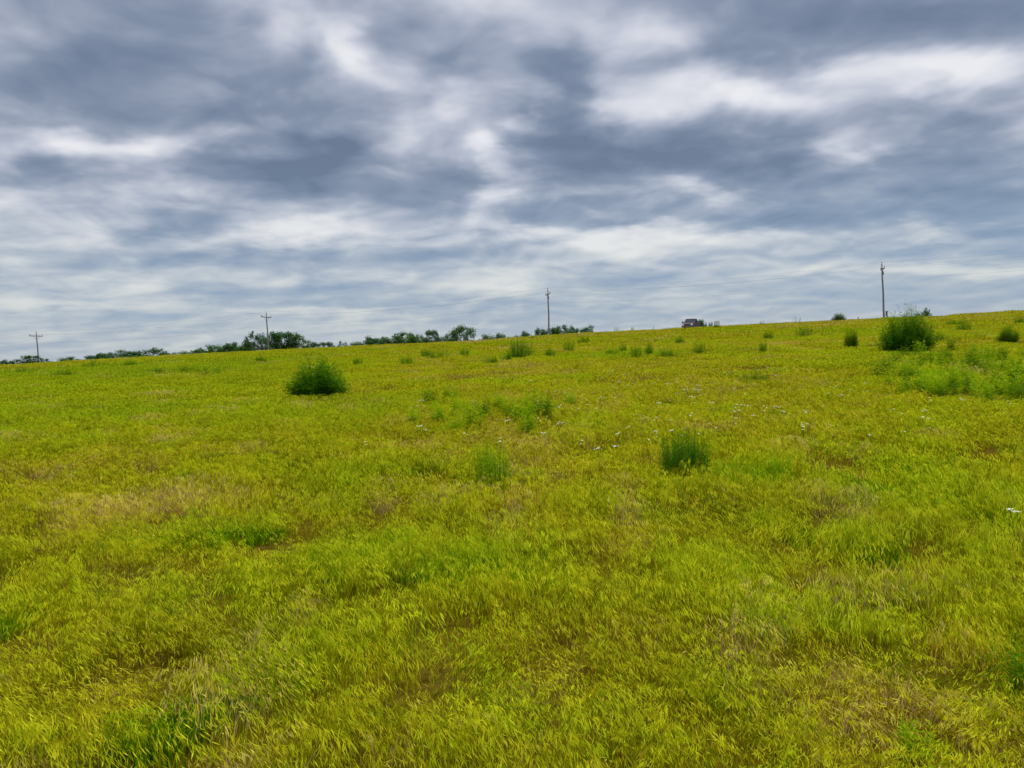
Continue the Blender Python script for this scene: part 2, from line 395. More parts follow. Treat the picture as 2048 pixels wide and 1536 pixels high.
# ------------------------------------------------------------------ grass (stuff: one object, instanced tufts)
def make_tuft(name, n, radius, hgt, width, seed, spikes=6, leafy=.35, segs=4, lean=(0.25, 0.05), spl=.022, sw=.003):
    r = np.random.default_rng(seed)
    V = []; F = []; RN = []; KD = []
    def strip(pts, w, rn, kinds, sd):
        b0 = len(V); m = len(pts)
        for i, p in enumerate(pts):
            ww = w * (1 - .75 * i / (m - 1))
            V.append(p - sd * ww / 2); V.append(p + sd * ww / 2); RN.extend([rn, rn]); KD.extend([kinds[i]] * 2)
        for i in range(m - 1): F.append((b0 + 2 * i, b0 + 2 * i + 1, b0 + 2 * i + 3, b0 + 2 * i + 2))
    for k in range(n):
        a = r.uniform(0, 2 * math.pi); rr = radius * r.uniform() ** .75; 
        p = np.array([rr * math.cos(a), rr * math.sin(a), -.02])
        th = r.uniform(0, 2 * math.pi); sd = np.array([math.cos(th * .5 + k), math.sin(th * .5 + k), 0]); rn = r.uniform()
        bend = np.array([math.cos(th), math.sin(th), 0]) * r.uniform(.02, .25) + np.array([math.cos(a), math.sin(a), 0]) * .14 * rr / radius + np.array([lean[0], lean[1], 0])
        if r.uniform() < leafy:     # basal leaf
            L = hgt * r.uniform(.35, .75); pts = []
            for i in range(4):
                u = i / 3; pts.append(p + bend * L * u * u * 1.4 + np.array([0, 0, L * (u - .35 * u * u)]))
            strip(pts, width * 1.9, rn, [-.6, -.1, 0, .1], sd)
        else:
            L = hgt * r.uniform(.55, 1.2) * (1.12 - .35 * rr / radius); pts = []
            for i in range(segs + 1):
                u = i / segs
                pts.append(p + bend * L * (.25 * u + .75 * u ** 2.6) + np.array([0, 0, L * (u - .22 * u ** 3)]))
            kinds = [-1 + 1.2 * min(1, (i / segs) * 1.25) for i in range(segs + 1)]
            strip(pts, width, rn, kinds, sd)
            # drooping seed head to the lee side
            tip = pts[-1]; dirn = bend / (np.linalg.norm(bend) + 1e-6)
            hl = hgt * r.uniform(.20, .34)
            prev = tip
            for s_ in range(spikes):
                u = (s_ + 1) / spikes
                q_ = tip + dirn * hl * u * .75 + np.array([0, 0, hl * (.22 * u - .75 * u * u)])
                jit = np.array([r.normal(), r.normal(), r.normal() * .4]) * hl * .13
                c0 = prev + jit
                dd = dirn * .42 + np.array([r.normal() * .22, r.normal() * .22, -.9 + r.normal() * .25])
                dd = dd / np.linalg.norm(dd); sl = spl * r.uniform(.8, 1.3) * (hgt / .3)
                s2 = np.cross(dd, np.array([r.normal(), r.normal(), r.normal()])); s2 = s2 / (np.linalg.norm(s2) + 1e-9) * sw * r.uniform(.6, 1.2)
                b0 = len(V)
                V.extend([c0, c0 + dd * sl * .45 + s2, c0 + dd * sl, c0 + dd * sl * .45 - s2]); RN.extend([rn] * 4); KD.extend([.7, 1, 1, 1])
                F.append((b0, b0 + 1, b0 + 2, b0 + 3)); prev = q_
    me = bpy.data.meshes.new(name); me.from_pydata([tuple(v) for v in V], [], F)
    for nm, arr in (('rnd', RN), ('kind', KD)):
        at_ = me.attributes.new(nm, 'FLOAT', 'POINT'); at_.data.foreach_set('value', np.array(arr, dtype=np.float32))
    me.materials.append(mGr); me.update()
    return me

# source tufts live in a collection that is not part of the scene
src = bpy.data.collections.new('grass_sources')
LODS = []
def add_lod(lst): 
    i0 = len(src.objects)
    for m_ in lst:
        o = bpy.data.objects.new('grass_%03d' % len(src.objects), m_); src.objects.link(o)
    LODS.append((i0, len(lst)))
add_lod([make_tuft('grass_tuft', 80, .24, .40, .0034, 10 + i, spikes=6, leafy=.32, lean=(.14, -.04), spl=.040, sw=.0031) for i in range(8)])
add_lod([make_tuft('grass_tuft', 140, .42, .32, .0070, 30 + i, spikes=5, leafy=.25, lean=(.13, -.03), spl=.045, sw=.0048) for i in range(6)])
add_lod([make_tuft('grass_tuft', 200, .95, .28, .012, 50 + i, spikes=4, leafy=.15, lean=(.12, 0), spl=.060, sw=.008) for i in range(5)])
add_lod([make_tuft('grass_tuft', 260, 2.2, .28, .024, 70 + i, spikes=3, leafy=.1, lean=(.12, 0), spl=.09, sw=.018) for i in range(4)])

add_lod([make_tuft('grass_tuft', 150, .22, .36, .0085, 90 + i, spikes=1, leafy=.93, lean=(.05, 0), spl=.01, sw=.001) for i in range(3)])
# patches of tone seen in the field: (px, py, half width m, half depth m, tone shift, height shift)
PATCH = []
def patch(px, py, wpx, hpx, tone, dh=0.0):
    c = hit(px, py); a = hit(px + wpx, py); u_ = hit(px, py - hpx)
    PATCH.append((c.x, c.y, max(.15, abs(a.x - c.x)), max(.15, abs(u_.y - c.y)), tone, dh))
for p_ in [(120, 1040, 260, 60, .32), (330, 940, 240, 40, .22), (60, 950, 150, 50, .24), (420, 1010, 200, 34, .3), (140, 1120, 200, 40, .06), (980, 905, 180, 28, .16), (1130, 840, 260, 26, .10),
           (640, 860, 160, 10, .12), (1450, 740, 500, 18, .12), (1100, 705, 160, 6, .30), (860, 715, 120, 6, .26), (1340, 668, 260, 5, .2), (1250, 700, 120, 6, .14),
           (1600, 690, 120, 5, .2), (700, 730, 140, 6, .12), (1480, 850, 300, 30, .1), (1900, 640, 160, 6, .22), (1640, 650, 200, 5, .24), (1000, 672, 160, 4, .05),
           (700, 700, 300, 4, .08), (1850, 805, 200, 10, .14), (2000, 850, 120, 24, .12), (1930, 1130, 120, 40, .14), (1640, 1150, 60, 40, .16), (1300, 1010, 90, 30, .10),
           (230, 1420, 150, 60, .26, -.35), (1900, 1480, 200, 60, .18, -.3), (1660, 1470, 120, 60, .20, -.3), (1100, 1400, 90, 50, .15, -.25), (280, 1330, 150, 60, .14), (90, 1300, 140, 70, .16),
           (120, 1480, 120, 50, .20), (1960, 1310, 110, 60, .18), (1250, 1180, 100, 50, .10), (800, 1010, 200, 30, .06), (520, 860, 200, 12, .05), (950, 1350, 80, 40, .12, -.25),
           (1960, 700, 180, 30, -.12), (200, 745, 330, 18, -.26), (480, 740, 200, 12, -.18), (60, 780, 140, 24, -.16), (150, 830, 320, 50, -.15), (430, 850, 200, 14, -.16, .1),
           (820, 722, 160, 7, -.16), (1040, 700, 100, 9, -.16), (1300, 700, 160, 8, -.10), (1470, 705, 160, 8, -.06), (1830, 720, 240, 20, -.14), (460, 1085, 90, 35, -.28, .1),
           (1010, 1180, 150, 70, -.28, .1), (1230, 1040, 130, 40, -.28, .1), (1000, 950, 60, 40, -.18, .1), (700, 1130, 130, 50, -.12), (1360, 1180, 140, 60, -.16), (1700, 950, 240, 50, -.08),
           (350, 1480, 100, 60, -.38, .15), (640, 1500, 200, 40, -.10), (1160, 1480, 160, 50, -.12), (1500, 1400, 120, 60, -.12), (2000, 1380, 60, 60, -.14), (1850, 930, 250, 60, -.08), (1720, 1050, 260, 60, -.09),
           (440, 960, 130, 30, -.08), (1500, 920, 150, 40, -.10, .08), (1640, 780, 300, 24, .04), (600, 1290, 220, 70, -.04)]:
    patch(*p_)
for (px, py, w_) in [(716,728,24),(813,728,34),(878,716,50),(929,712,26),(982,724,34),(1038,713,60),(1138,703,30),(1166,689,26),(1222,711,26),(1246,707,16),(1273,712,26),(1298,708,22),(1336,712,44),
  (1397,703,30),(1525,702,20),(1538,679,24),(1608,672,40),(1928,662,30),(1885,681,30),(1912,651,44),(2035,649,30),(520,725,36),(425,750,70),(380,744,70),(262,734,50),(130,750,70),(45,749,80),(190,737,60),
  (310,747,60),(1510,760,80),(1100,711,30),(1360,689,30),(988,970,80),(1490,960,130),(860,845,90),(1060,845,90),(1440,668,40),(1180,720,40),(600,715,60),(1000,690,50),(1450,700,40),(1750,665,60),(1640,665,40),(1960,672,60)]:
    patch(px, py, w_, 5, -.26, .5)
patch(1900, 755, 170, 36, -.22, .5)
def field_tone(x, y):
    far_ = np.clip((y - 25) / 60, 0, 1)
    t_ = .44 + np.clip((y - 8) / 12, 0, 1) * .05 + (fbm(x, y, 6.0, 21, 4, .6) - .5) * .66 + (fbm(x, y, 1.4, 31, 3, .6) - .5) * .40 + far_ * (fbm(x * .6, y * .3, 3.0, 35, 3, .7) - .5) * .8 + (fbm(x, y, 30, 41, 3) - .5) * .25
    h_ = 1 + (fbm(x, y, 2.0, 51, 3) - .5) * .7 + (fbm(x, y, .6, 57, 2) - .5) * .4 + far_ * (fbm(x * .6, y * .25, 2.0, 58, 3, .7) - .5) * 1.4
    wx_ = x + (fbm(x, y, 1.5, 61, 3) - .5) * .25 * y ** .7; wy_ = y + (fbm(x, y, 1.5, 71, 3) - .5) * .25 * y ** .8
    for (cx, cy, sx, sy, tn_, dh) in PATCH:
        w = np.exp(-(((wx_ - cx) / sx) ** 2 + ((wy_ - cy) / sy) ** 2)); t_ = t_ + tn_ * w; h_ = h_ + dh * w
    return t_, h_
PX, PI_, PT, PS, PR, PV = [], [], [], [], [], []
def scatter(y0, y1, dens, lod, side=.86, pad=2.5, smin=.8, smax=1.2, green=False):
    area = 0; A = side * (y1 ** 2 - y0 ** 2) + 2 * pad * (y1 - y0)
    n = int(A * dens)
    y = np.sqrt(rng.uniform(0, 1, n) * (y1 ** 2 - y0 ** 2) + y0 ** 2) if y0 > 4 else rng.uniform(y0, y1, n)
    x = rng.uniform(-1, 1, n) * (side * y + pad)
    t_, h_ = field_tone(x, y)
    keep = np.ones(n, bool)
    bare = fbm(x, y, .8, 91, 3)
    keep &= ~((bare < .22) & (y < 20))
    dryz = fbm(x, y, 2.4, 97, 3)
    tan = (rng.uniform(0, 1, n) < .10 * np.clip((dryz - .45) * 5, 0, 1) + .35 * np.clip((t_ - .72) * 4, 0, 1)); t_ = np.where(tan, .98, t_)
    if green: keep &= t_ < .27
    z = ground_z(x, y)
    i0, c = LODS[lod]
    ids = i0 + rng.integers(0, c, n)
    s = rng.uniform(smin, smax, n)
    zz = s * np.clip(h_ , .45, 1.6)
    S = np.stack([s, s, zz], -1)
    # wind combed: orientation wanders slowly over the field
    ang = (fbm(x, y, 3.5, 81, 3) - .5) * 7.0 + rng.normal(0, .5, n)
    flip = rng.uniform(0, 1, n) < .25
    ang = ang + flip * rng.uniform(-2, 2, n)
    Rr = np.stack([rng.normal(0, .05, n), rng.normal(0, .05, n), ang], -1)
    P = np.stack([x, y, z], -1)
    for lst, arr in ((PX, P), (PI_, ids), (PT, t_ + rng.normal(0, .10, n) - (.1 if green else 0)), (PV, np.clip(rng.normal(1.05, .18, n) - np.clip((y - 12) / 30, 0, 1) * .07 + (fbm(x, y, .9, 99, 3) - .5) * .8, .5, 1.5)), (PS, S), (PR, Rr)): lst.append(arr[keep])
scatter(1.5, 10, 15, 0, pad=2.0, smin=.65, smax=1.25)
scatter(2.0, 14, 9, 4, smin=.8, smax=1.2, green=True)
scatter(9.5, 27, 6.5, 1, smin=.7, smax=1.25)
scatter(26, 72, 1.7, 2, pad=4)
scatter(70, 185, .42, 3, pad=6)
P = np.concatenate(PX); ids = np.concatenate(PI_); T = np.concatenate(PT); S = np.concatenate(PS); RR = np.concatenate(PR); VV = np.concatenate(PV)
print('grass tufts', len(P))
gm = bpy.data.meshes.new('grass'); gm.vertices.add(len(P)); gm.vertices.foreach_set('co', P.astype(np.float32).ravel())
for nm, typ, arr, key in (('idx', 'INT', ids.astype(np.int32), 'value'), ('tone', 'FLOAT', T.astype(np.float32), 'value'), ('val', 'FLOAT', VV.astype(np.float32), 'value'),
                          ('scl', 'FLOAT_VECTOR', S.astype(np.float32).ravel(), 'vector'), ('rot', 'FLOAT_VECTOR', RR.astype(np.float32).ravel(), 'vector')):
    a_ = gm.attributes.new(nm, typ, 'POINT'); a_.data.foreach_set(key, arr)
gm.materials.append(mGr); gm.update()
grass = bpy.data.objects.new('grass', gm); col.objects.link(grass)
tag(grass, 'wind-bent yellow green prairie grass with drooping seed heads', 'grass', kind='stuff')
ng = bpy.data.node_groups.new('scatter_grass', 'GeometryNodeTree')
ng.interface.new_socket('Geometry', in_out='INPUT', socket_type='NodeSocketGeometry')
ng.interface.new_socket('Geometry', in_out='OUTPUT', socket_type='NodeSocketGeometry')
gi = ng.nodes.new('NodeGroupInput'); go = ng.nodes.new('NodeGroupOutput')
ci = ng.nodes.new('GeometryNodeCollectionInfo'); ci.inputs['Collection'].default_value = src
ci.inputs['Separate Children'].default_value = True; ci.inputs['Reset Children'].default_value = True
ip = ng.nodes.new('GeometryNodeInstanceOnPoints'); ip.inputs['Pick Instance'].default_value = True
def nattr(nm, typ):
    n = ng.nodes.new('GeometryNodeInputNamedAttribute'); n.data_type = typ; n.inputs['Name'].default_value = nm; return n.outputs['Attribute']
ng.links.new(gi.outputs[0], ip.inputs['Points']); ng.links.new(ci.outputs[0], ip.inputs['Instance'])
ng.links.new(nattr('idx', 'INT'), ip.inputs['Instance Index'])
e2r = ng.nodes.new('FunctionNodeEulerToRotation'); ng.links.new(nattr('rot', 'FLOAT_VECTOR'), e2r.inputs[0]); ng.links.new(e2r.outputs[0], ip.inputs['Rotation'])
ng.links.new(nattr('scl', 'FLOAT_VECTOR'), ip.inputs['Scale']); ng.links.new(ip.outputs[0], go.inputs[0])
gmod = grass.modifiers.new('scatter', 'NODES'); gmod.node_group = ng

# ------------------------------------------------------------------ trees beyond the crest
mBark = plain('tree_bark', (.13, .11, .09), .9, var=.4, scale=3)
mLeafA = leafmat('tree_leaves', (.018, .062, .016), (.055, .135, .026), (.10, .19, .035), transl=.25)
mLeafB = leafmat('light_tree_leaves', (.035, .095, .018), (.085, .180, .028), (.13, .23, .04), transl=.25)
def make_tree(seed, w=1.0, h=1.0, shape='round', mat_=mLeafA):
    """unit tree: height 10, crown width 10"""
    r = random.Random(seed)
    root = empty('tree'); tk = MB(); cr_ = MB()
    H = 10.0; lean = r.uniform(-.4, .4)
    tk.tube([(0, 0, -.6), (lean * .3, 0, 1.2), (lean * .7, .1, 3.0), (lean, 0, 5.5)], [.34, .27, .22, .12], 7)
    cents = []
    nC = {'round': 62, 'airy': 40, 'low': 70, 'tall': 50}[shape]
    for i in range(nC):
        for _ in range(50):
            x = r.uniform(-1, 1); y = r.uniform(-1, 1); z = r.uniform(0, 1)
            if shape == 'low': ok = x * x + y * y + z ** 3 < 1 and z > .02
            elif shape == 'tall': ok = x * x + y * y + (abs(z - .45) / .55) ** 2.5 < 1
            else: ok = x * x + y * y + (abs(z - .32) / .68) ** 3.2 < 1
            if ok and (r.random() < .35 or x * x + y * y + (z - .3) ** 2 > .3): break
        zb = {'round': 1.6, 'airy': 3.0, 'low': .2, 'tall': 1.5}[shape]
        c = Vector((x * 4.4 + lean, y * 4.4, zb + z * (9.3 - zb)))
        cents.append((c, r.uniform(.75, 1.45) * (.75 if shape == 'airy' else 1)))
    for c, rad in cents:
        st = Vector((lean * .6, 0, r.uniform(2.0, 4.5)))
        if r.random() < .6:
            mid = (st + c) / 2 + Vector((0, 0, r.uniform(-.5, .2)))
            tk.tube([st, mid, c], [.10, .07, .03], 4, cap=False)
        n = int(75 * rad * rad) + 15
        for k in range(n):
            d = Vector((r.gauss(0, 1), r.gauss(0, 1), r.gauss(0, .8))).normalized()
            rr = rad * (r.random() ** .45)
            p = c + d * rr; 
            cr_.leaf(p, (r.gauss(0, 1), r.gauss(0, 1), r.gauss(0, .6)), (r.gauss(0, .6), r.gauss(0, .6), 1), r.uniform(.30, .55), r.uniform(.22, .38), r=r.random())
    tk.build('trunk', mBark, root); cr_.build('crown', mat_, root)
    return root
protos = {}
for nm, sh, sd, mt in (('r0', 'round', 1, mLeafA), ('r1', 'round', 2, mLeafB), ('r2', 'round', 3, mLeafA), ('a0', 'airy', 4, mLeafA), ('l0', 'low', 5, mLeafA), ('l1', 'low', 6, mLeafB),
                       ('t0', 'tall', 7, mLeafA), ('r3', 'round', 8, mLeafB), ('l2', 'low', 9, mLeafA)):
    protos[nm] = make_tree(sd, shape=sh, mat_=mt)
used = set()
# centre px, top px, width px, depth m, prototype, label
TREES = [
 (4, 724, 26, 300, 'l0', 'low dark tree cut off by the left edge of the photo'),
 (30, 724, 26, 330, 'l2', 'tiny low tree between left edge and the leftmost pole'),
 (62, 709, 36, 260, 'r0', 'dark open tree standing just left of leftmost pole foot'),
 (86, 713, 26, 265, 'a0', 'sparse twiggy tree just right of leftmost pole foot'),
 (136, 716, 34, 330, 'l1', 'flat pale green tree alone right of the leftmost pole'),
 (190, 711, 44, 370, 'l0', 'low dark tree at left end of the long left tree line'),
 (217, 703, 46, 350, 'r2', 'rounded dark tree near left end of long left tree line'),
 (250, 704, 50, 370, 'l2', 'dark broad tree in middle of the left tree line'),
 (298, 700, 66, 360, 'l0', 'widest low dome tree near right end of left tree line'),
 (338, 707, 44, 380, 'l1', 'low tree closing the left tree line on its right'),
 (375, 703, 50, 400, 'l1', 'pale scrubby tree in gap between left tree line and pole'),
 (402, 700, 44, 380, 'l0', 'small dark tree second in row climbing toward the wooden pole'),
 (432, 690, 52, 340, 'l1', 'rounded lighter green tree midway up row left of pole'),
 (452, 687, 40, 345, 'r1', 'light green tree pressed against taller dark neighbour'),
 (470, 681, 46, 330, 'r2', 'dark pointed tree left of the tall airy tree'),
 (490, 690, 36, 340, 'l1', 'low green tree under left side of tall airy tree'),
 (515, 657, 50, 270, 'a0', 'tall airy tree with sky showing through, left of pole'),
 (540, 659, 44, 280, 'r2', 'tall dark tree directly behind the second pole from left'),
 (568, 660, 50, 290, 'r0', 'tall full dark tree right of second pole from left'),
 (592, 667, 40, 290, 'r3', 'shorter rounded tree at right end of tall dark clump'),
 (622, 685, 40, 380, 'l2', 'low tree just right of the tall dark clump'),
 (655, 681, 34, 370, 'r0', 'small dark bumpy tree in low row right of clump'),
 (684, 682, 26, 370, 't0', 'narrow small tree in low row right of clump'),
 (712, 685, 44, 400, 'l1', 'low pale tree line piece before the broad round trees'),
 (742, 676, 48, 350, 'l0', 'dark low tree sloping up to broad round tree'),
 (762, 671, 40, 340, 'r2', 'dark tree leaning on left side of broad round tree'),
 (797, 661, 66, 320, 'r1', 'broad round pale-topped tree left of the ball-shaped tree'),
 (828, 669, 36, 340, 'l1', 'lower shoulder tree at right of the broad round tree'),
 (846, 674, 26, 360, 'l2', 'little low tree between broad tree and ball-shaped tree'),
 (862, 656, 34, 300, 'r0', 'dark ball-shaped tree standing alone in mid horizon'),
 (888, 672, 30, 360, 'l0', 'low tree between ball-shaped tree and dome-shaped tree'),
 (922, 652, 62, 300, 'r3', 'large dome-shaped tree left of the low pale thicket'),
 (975, 669, 36, 380, 'l1', 'left half of the low pale thicket in mid horizon'),
 (1000, 667, 40, 380, 'l1', 'right half of the low pale thicket in mid horizon'),
 (1048, 666, 46, 380, 'l0', 'low dark thicket just left of the central pole clump'),
 (1083, 653, 32, 300, 'r2', 'leftmost tree of clump behind the central pole'),
 (1103, 652, 28, 300, 'r0', 'tree directly behind foot of the central pole'),
 (1127, 647, 44, 300, 'r1', 'largest tree of clump, right of the central pole'),
 (1148, 655, 30, 310, 'l0', 'low right end tree of the central pole clump'),
 (1176, 655, 38, 320, 'l2', 'small separate dome tree right of central pole clump'),
 (1398, 636, 22, 260, 'r0', 'small slim tree rising behind bed of the pickup'),
 (1407, 640, 16, 262, 'r2', 'small dark tree just right of the pickup'),
 (1369, 648, 12, 255, 'l2', 'dark low bush at left side of the pickup'),
 (1421, 645, 12, 265, 'l1', 'little bush between the pickup and the slatted board'),
 (1847, 620, 28, 300, 'l0', 'far dark tree top behind right large bush'),
]
for (px, ty, wpx, dep, pn, lab) in TREES:
    ty -= 5.5 if pn[0] == 'l' else .5; d = ray(px, ty); tt = dep / d.y; x = d.x * tt; ztop = CAM_H + d.z * tt
    g0 = gz(x, dep); hh = ztop - g0; w_ = (wpx * (1.3 if pn[0] == 'l' else 1.12)) / F_PX * dep / 1479 * 1479 * math.sqrt(1 + (px - 1024) ** 2 / F_PX ** 2) * .98
    sc_ = (w_ / 9.6, w_ / 9.6, hh / 10.0)
    pr = protos[pn]
    if pn not in used:
        o = pr; used.add(pn); o.location = (x, dep, g0); o.scale = sc_; o.rotation_euler.z = 0
    else: o = copy_tree(pr, (x, dep, g0), random.Random(px).uniform(0, 6), sc_)
    tag(o, lab, 'tree', 'trees along the horizon')
    print('tree', px, 'h %.1f w %.1f' % (hh, w_))

# ------------------------------------------------------------------ utility poles and wires
mPole = plain('weathered_pole_wood', (.185, .150, .140), .85, var=.25, scale=2.5)
mArm = plain('crossarm_wood', (.085, .075, .085), .8, var=.25)
mIns = plain('insulator_porcelain', (.10, .10, .12), .3)
mWire = plain('aluminium_wire', (.16, .17, .19), .5, metal=.5)
def pole_line_y(x): return crest_y(x) + 6.5
def on_line(px, py):
    d = ray(px, py); k = d.x / d.y
    y = (136.0 + 6.5) / (1 + .31 * k); return k * y, y
AD = Vector((.30, .954, 0)).normalized()
wire_pts = {'top': [], 'a': [], 'b': [], 'n': []}
POLES = [((-320, 745), (-326, 690), 'wooden utility pole outside left edge'),
 ((77.5, 726), (72.5, 665), 'leftmost utility pole, smallest, with a wide crossarm and dry vine'),
 ((537, 700), (532.5, 626.5), 'pole with wide crossarm in front of the tall dark tree clump'),
 ((1098, 668), (1095.5, 579.5), 'central utility pole with tilted crossarm, pale at its foot'),
 ((1768, 634), (1763.5, 528), 'tallest nearest utility pole at right, crossarm seen end-on'),
 ((2700, 560), (2705, 432), 'wooden utility pole outside right edge')]
for i, (bp, tp, lab) in enumerate(POLES):
    x, y = on_line(*bp); g0 = gz(x, y)
    dt = ray(*tp); s_ = y / dt.y; top = Vector((dt.x * s_, y, CAM_H + dt.z * s_)) - Vector((x, y, g0))
    root = empty('utility_pole', (x, y, g0)); tag(root, lab, 'utility pole', 'utility poles along the crest')
    pm = MB(); L = top.length; pts = [top * u for u in (-.12, 0, .25, .5, .75, 1)]
    wob = Vector((.05, 0, 0)); pts[3] = pts[3] + wob
    pm.tube(pts, [.17, .165, .15, .135, .12, .105], 12); pm.build('post', mPole, root, smooth=True)
    ax_ = top * ((L - .85) / L) + Vector((0, -.17, 0))
    tilt = {3: .30, 2: -.06, 1: -.05}.get(i, 0.0)
    a0 = ax_ - AD * 1.75 + Vector((0, 0, -tilt)); a1 = ax_ + AD * 1.75 + Vector((0, 0, tilt))
    am = MB(); dirA = (a1 - a0).normalized(); rot = dirA.to_track_quat('X', 'Z').to_matrix()
    am.box((a0 + a1) / 2, (3.5, .12, .15), rot); am.build('crossarm', mArm, root)
    for sgn in (-1, 1):
        bm_ = MB(); bm_.tube([ax_ + dirA * .95 * sgn, top * ((L - 1.75) / L)], .025, 5); bm_.build('brace', mArm, root)
    tops = []
    for e in (a0 + dirA * .12, a1 - dirA * .12, top):
        im = MB(); im.tube([e, e + Vector((0, 0, .16)), e + Vector((0, 0, .18)), e + Vector((0, 0, .30)), e + Vector((0, 0, .36))], [.025, .025, .07, .075, .03], 8)
        im.build('insulator', mIns, root); tops.append(e + Vector((0, 0, .34)))
    if i in (3, 4):
        cm = MB(); c_ = top * ((L - 1.5) / L) + Vector((.12, -.16, 0)); cm.tube([c_ + Vector((0, 0, -.28)), c_ + Vector((0, 0, .18)), c_ + Vector((0, 0, .24))], [.07, .07, .03], 8); cm.build('cutout_fuse', mIns, root)
    o3 = Vector((x, y, g0))
    wire_pts['a'].append(o3 + tops[0]); wire_pts['b'].append(o3 + tops[1]); wire_pts['top'].append(o3 + tops[2]); wire_pts['n'].append(o3 + top * ((L - 2.5) / L) + Vector((0, -.16, 0)))
for key, lab in (('top', 'highest thin power wire running along the pole tops'), ('a', 'power wire carried on the near ends of the crossarms'),
                 ('b', 'power wire carried on the far ends of the crossarms'), ('n', 'lowest power wire, strung below the crossarms')):
    wm_ = MB(); P_ = wire_pts[key]; pts = []
    for a, b in zip(P_[:-1], P_[1:]):
        L = (b - a).length; sag = L * .014
        for k in range(24 if b is P_[-1] else 23 + 0):
            u = k / 23 if b is P_[-1] else k / 23
            pts.append(a.lerp(b, u) - Vector((0, 0, 4 * sag * u * (1 - u))))
    wm_.tube(pts, .009, 4); w = wm_.build('power_line', mWire); tag(w, lab, 'power wire', 'power wires between the poles')

# ------------------------------------------------------------------ dirt road behind the crest
mRoad = plain('gravel_road', (.34, .30, .24), .95, var=.2, scale=1.5)
rm_v, rm_f = [], []
rx_ = np.arange(-300, 300, 3.0)
for k, x in enumerate(rx_):
    for j, off in enumerate((10.0, 12.0, 14.0, 16.5)):
        y = float(crest_y(x)) + off; rm_v.append((x, y, gz(x, y) + .05))
    if k: b0 = (k - 1) * 4; rm_f += [(b0 + j, b0 + 4 + j, b0 + 5 + j, b0 + 1 + j) for j in range(3)]
rme = bpy.data.meshes.new('road'); rme.from_pydata(rm_v, [], rm_f); rme.materials.append(mRoad)
road = bpy.data.objects.new('road', rme); col.objects.link(road); tag(road, 'gravel road running behind the crest', 'road', kind='structure')

# ------------------------------------------------------------------ pickup truck
mBody = plain('maroon_grey_paint', (.055, .028, .034), .55, metal=.0, var=.08, coat=.05, spec=.15)
mDark = plain('black_plastic', (.02, .02, .022), .6)
mGlass = plain('tinted_glass', (.010, .018, .024), .5, var=.02, spec=.06)
mChrome = plain('chrome', (.20, .19, .19), .35, metal=.8)
mTyre = plain('tyre_rubber', (.02, .02, .02), .9)
mLamp = plain('headlight_lens', (.75, .75, .78), .15, var=.05)
mRim = plain('alloy_rim', (.35, .35, .36), .35, metal=.8)
d = ray(1382, 637.5); best = None
for k_ in range(60):
    yy_ = 120 + k_ * .3; xx_ = d.x / d.y * yy_; e_ = abs(CAM_H + d.z / d.y * yy_ - 1.95 - gz(xx_, yy_))
    if yy_ > crest_y(xx_) + 1.5 and (best is None or e_ < best[0]): best = (e_, xx_, yy_)
_, tx_, ty_ = best; print('truck', best)
truck = empty('pickup_truck', (tx_, ty_, gz(tx_, ty_) + .02), R(-27)); tag(truck, 'dark maroon pickup truck on the crest, facing the field', 'pickup truck')
tb = MB()   # front at -y; widths 2.0, length 5.7
tb.prism([(-2.80, .50), (-2.82, 1.02), (-2.66, 1.12), (-1.35, 1.24), (-1.2, 1.26), (.95, 1.26), (1.0, 1.30), (2.80, 1.30), (2.82, .55), (2.4, .45), (-2.4, .42)], -.98, .98)
body = tb.build('body', mBody, truck, bevel=.05)
cb = MB()   # cab pillars and roof
def slab(a, b_, w=.05):
    cb.tube([a, b_], w, 6)
for sx in (-1, 1):
    slab((.90 * sx, -1.30, 1.22), (.74 * sx, -.55, 1.84), .05); slab((.76 * sx, .35, 1.86), (.92 * sx, .35, 1.24), .05)
    slab((.74 * sx, 1.00, 1.84), (.90 * sx, 1.10, 1.26), .06); slab((.74 * sx, -.55, 1.84), (.76 * sx, .35, 1.88), .05); slab((.76 * sx, .35, 1.88), (.74 * sx, 1.0, 1.84), .05)
cb.box((0, .25, 1.88), (1.54, 1.62, .09), taper=(.92, .95)); cb.build('cab', mBody, truck)
def pane(name, pts, m=mGlass, th=.012):
    p = MB(); a, b_, c, d_ = [Vector(v) for v in pts]; n = (b_ - a).cross(d_ - a).normalized() * th
    p.v = [tuple(v) for v in (a, b_, c, d_)] + [tuple(v + n) for v in (a, b_, c, d_)]; p.r = [0] * 8
    p.f = [(0, 1, 2, 3), (7, 6, 5, 4), (0, 4, 5, 1), (1, 5, 6, 2), (2, 6, 7, 3), (3, 7, 4, 0)]
    return p.build(name, m, truck)
pane('windshield', [(-.86, -1.28, 1.27), (.86, -1.28, 1.27), (.70, -.57, 1.82), (-.70, -.57, 1.82)])
pane('rear_window', [(-.82, 1.09, 1.30), (.82, 1.09, 1.30), (.70, 1.01, 1.80), (-.70, 1.01, 1.80)])
for sx in (-1, 1):
    pane('side_window', [(.93 * sx, -1.18, 1.27), (.93 * sx, .30, 1.27), (.775 * sx, .30, 1.83), (.765 * sx, -.52, 1.81)])
    pane('side_window', [(.93 * sx, .40, 1.27), (.93 * sx, 1.04, 1.27), (.765 * sx, .96, 1.82), (.775 * sx, .40, 1.84)])
gl = MB(); gl.box((0, -2.825, .86), (1.10, .05, .30)); gr_ = gl.build('grille', mDark, truck)
gb = MB()
for k in range(4): gb.box((0, -2.86, .75 + k * .075), (1.06, .02, .02))
gb.build('grille_bars', mChrome, gr_)
bu = MB(); bu.box((0, -2.86, .58), (1.96, .16, .20)); bu.build('bumper', mChrome, truck, bevel=.03)
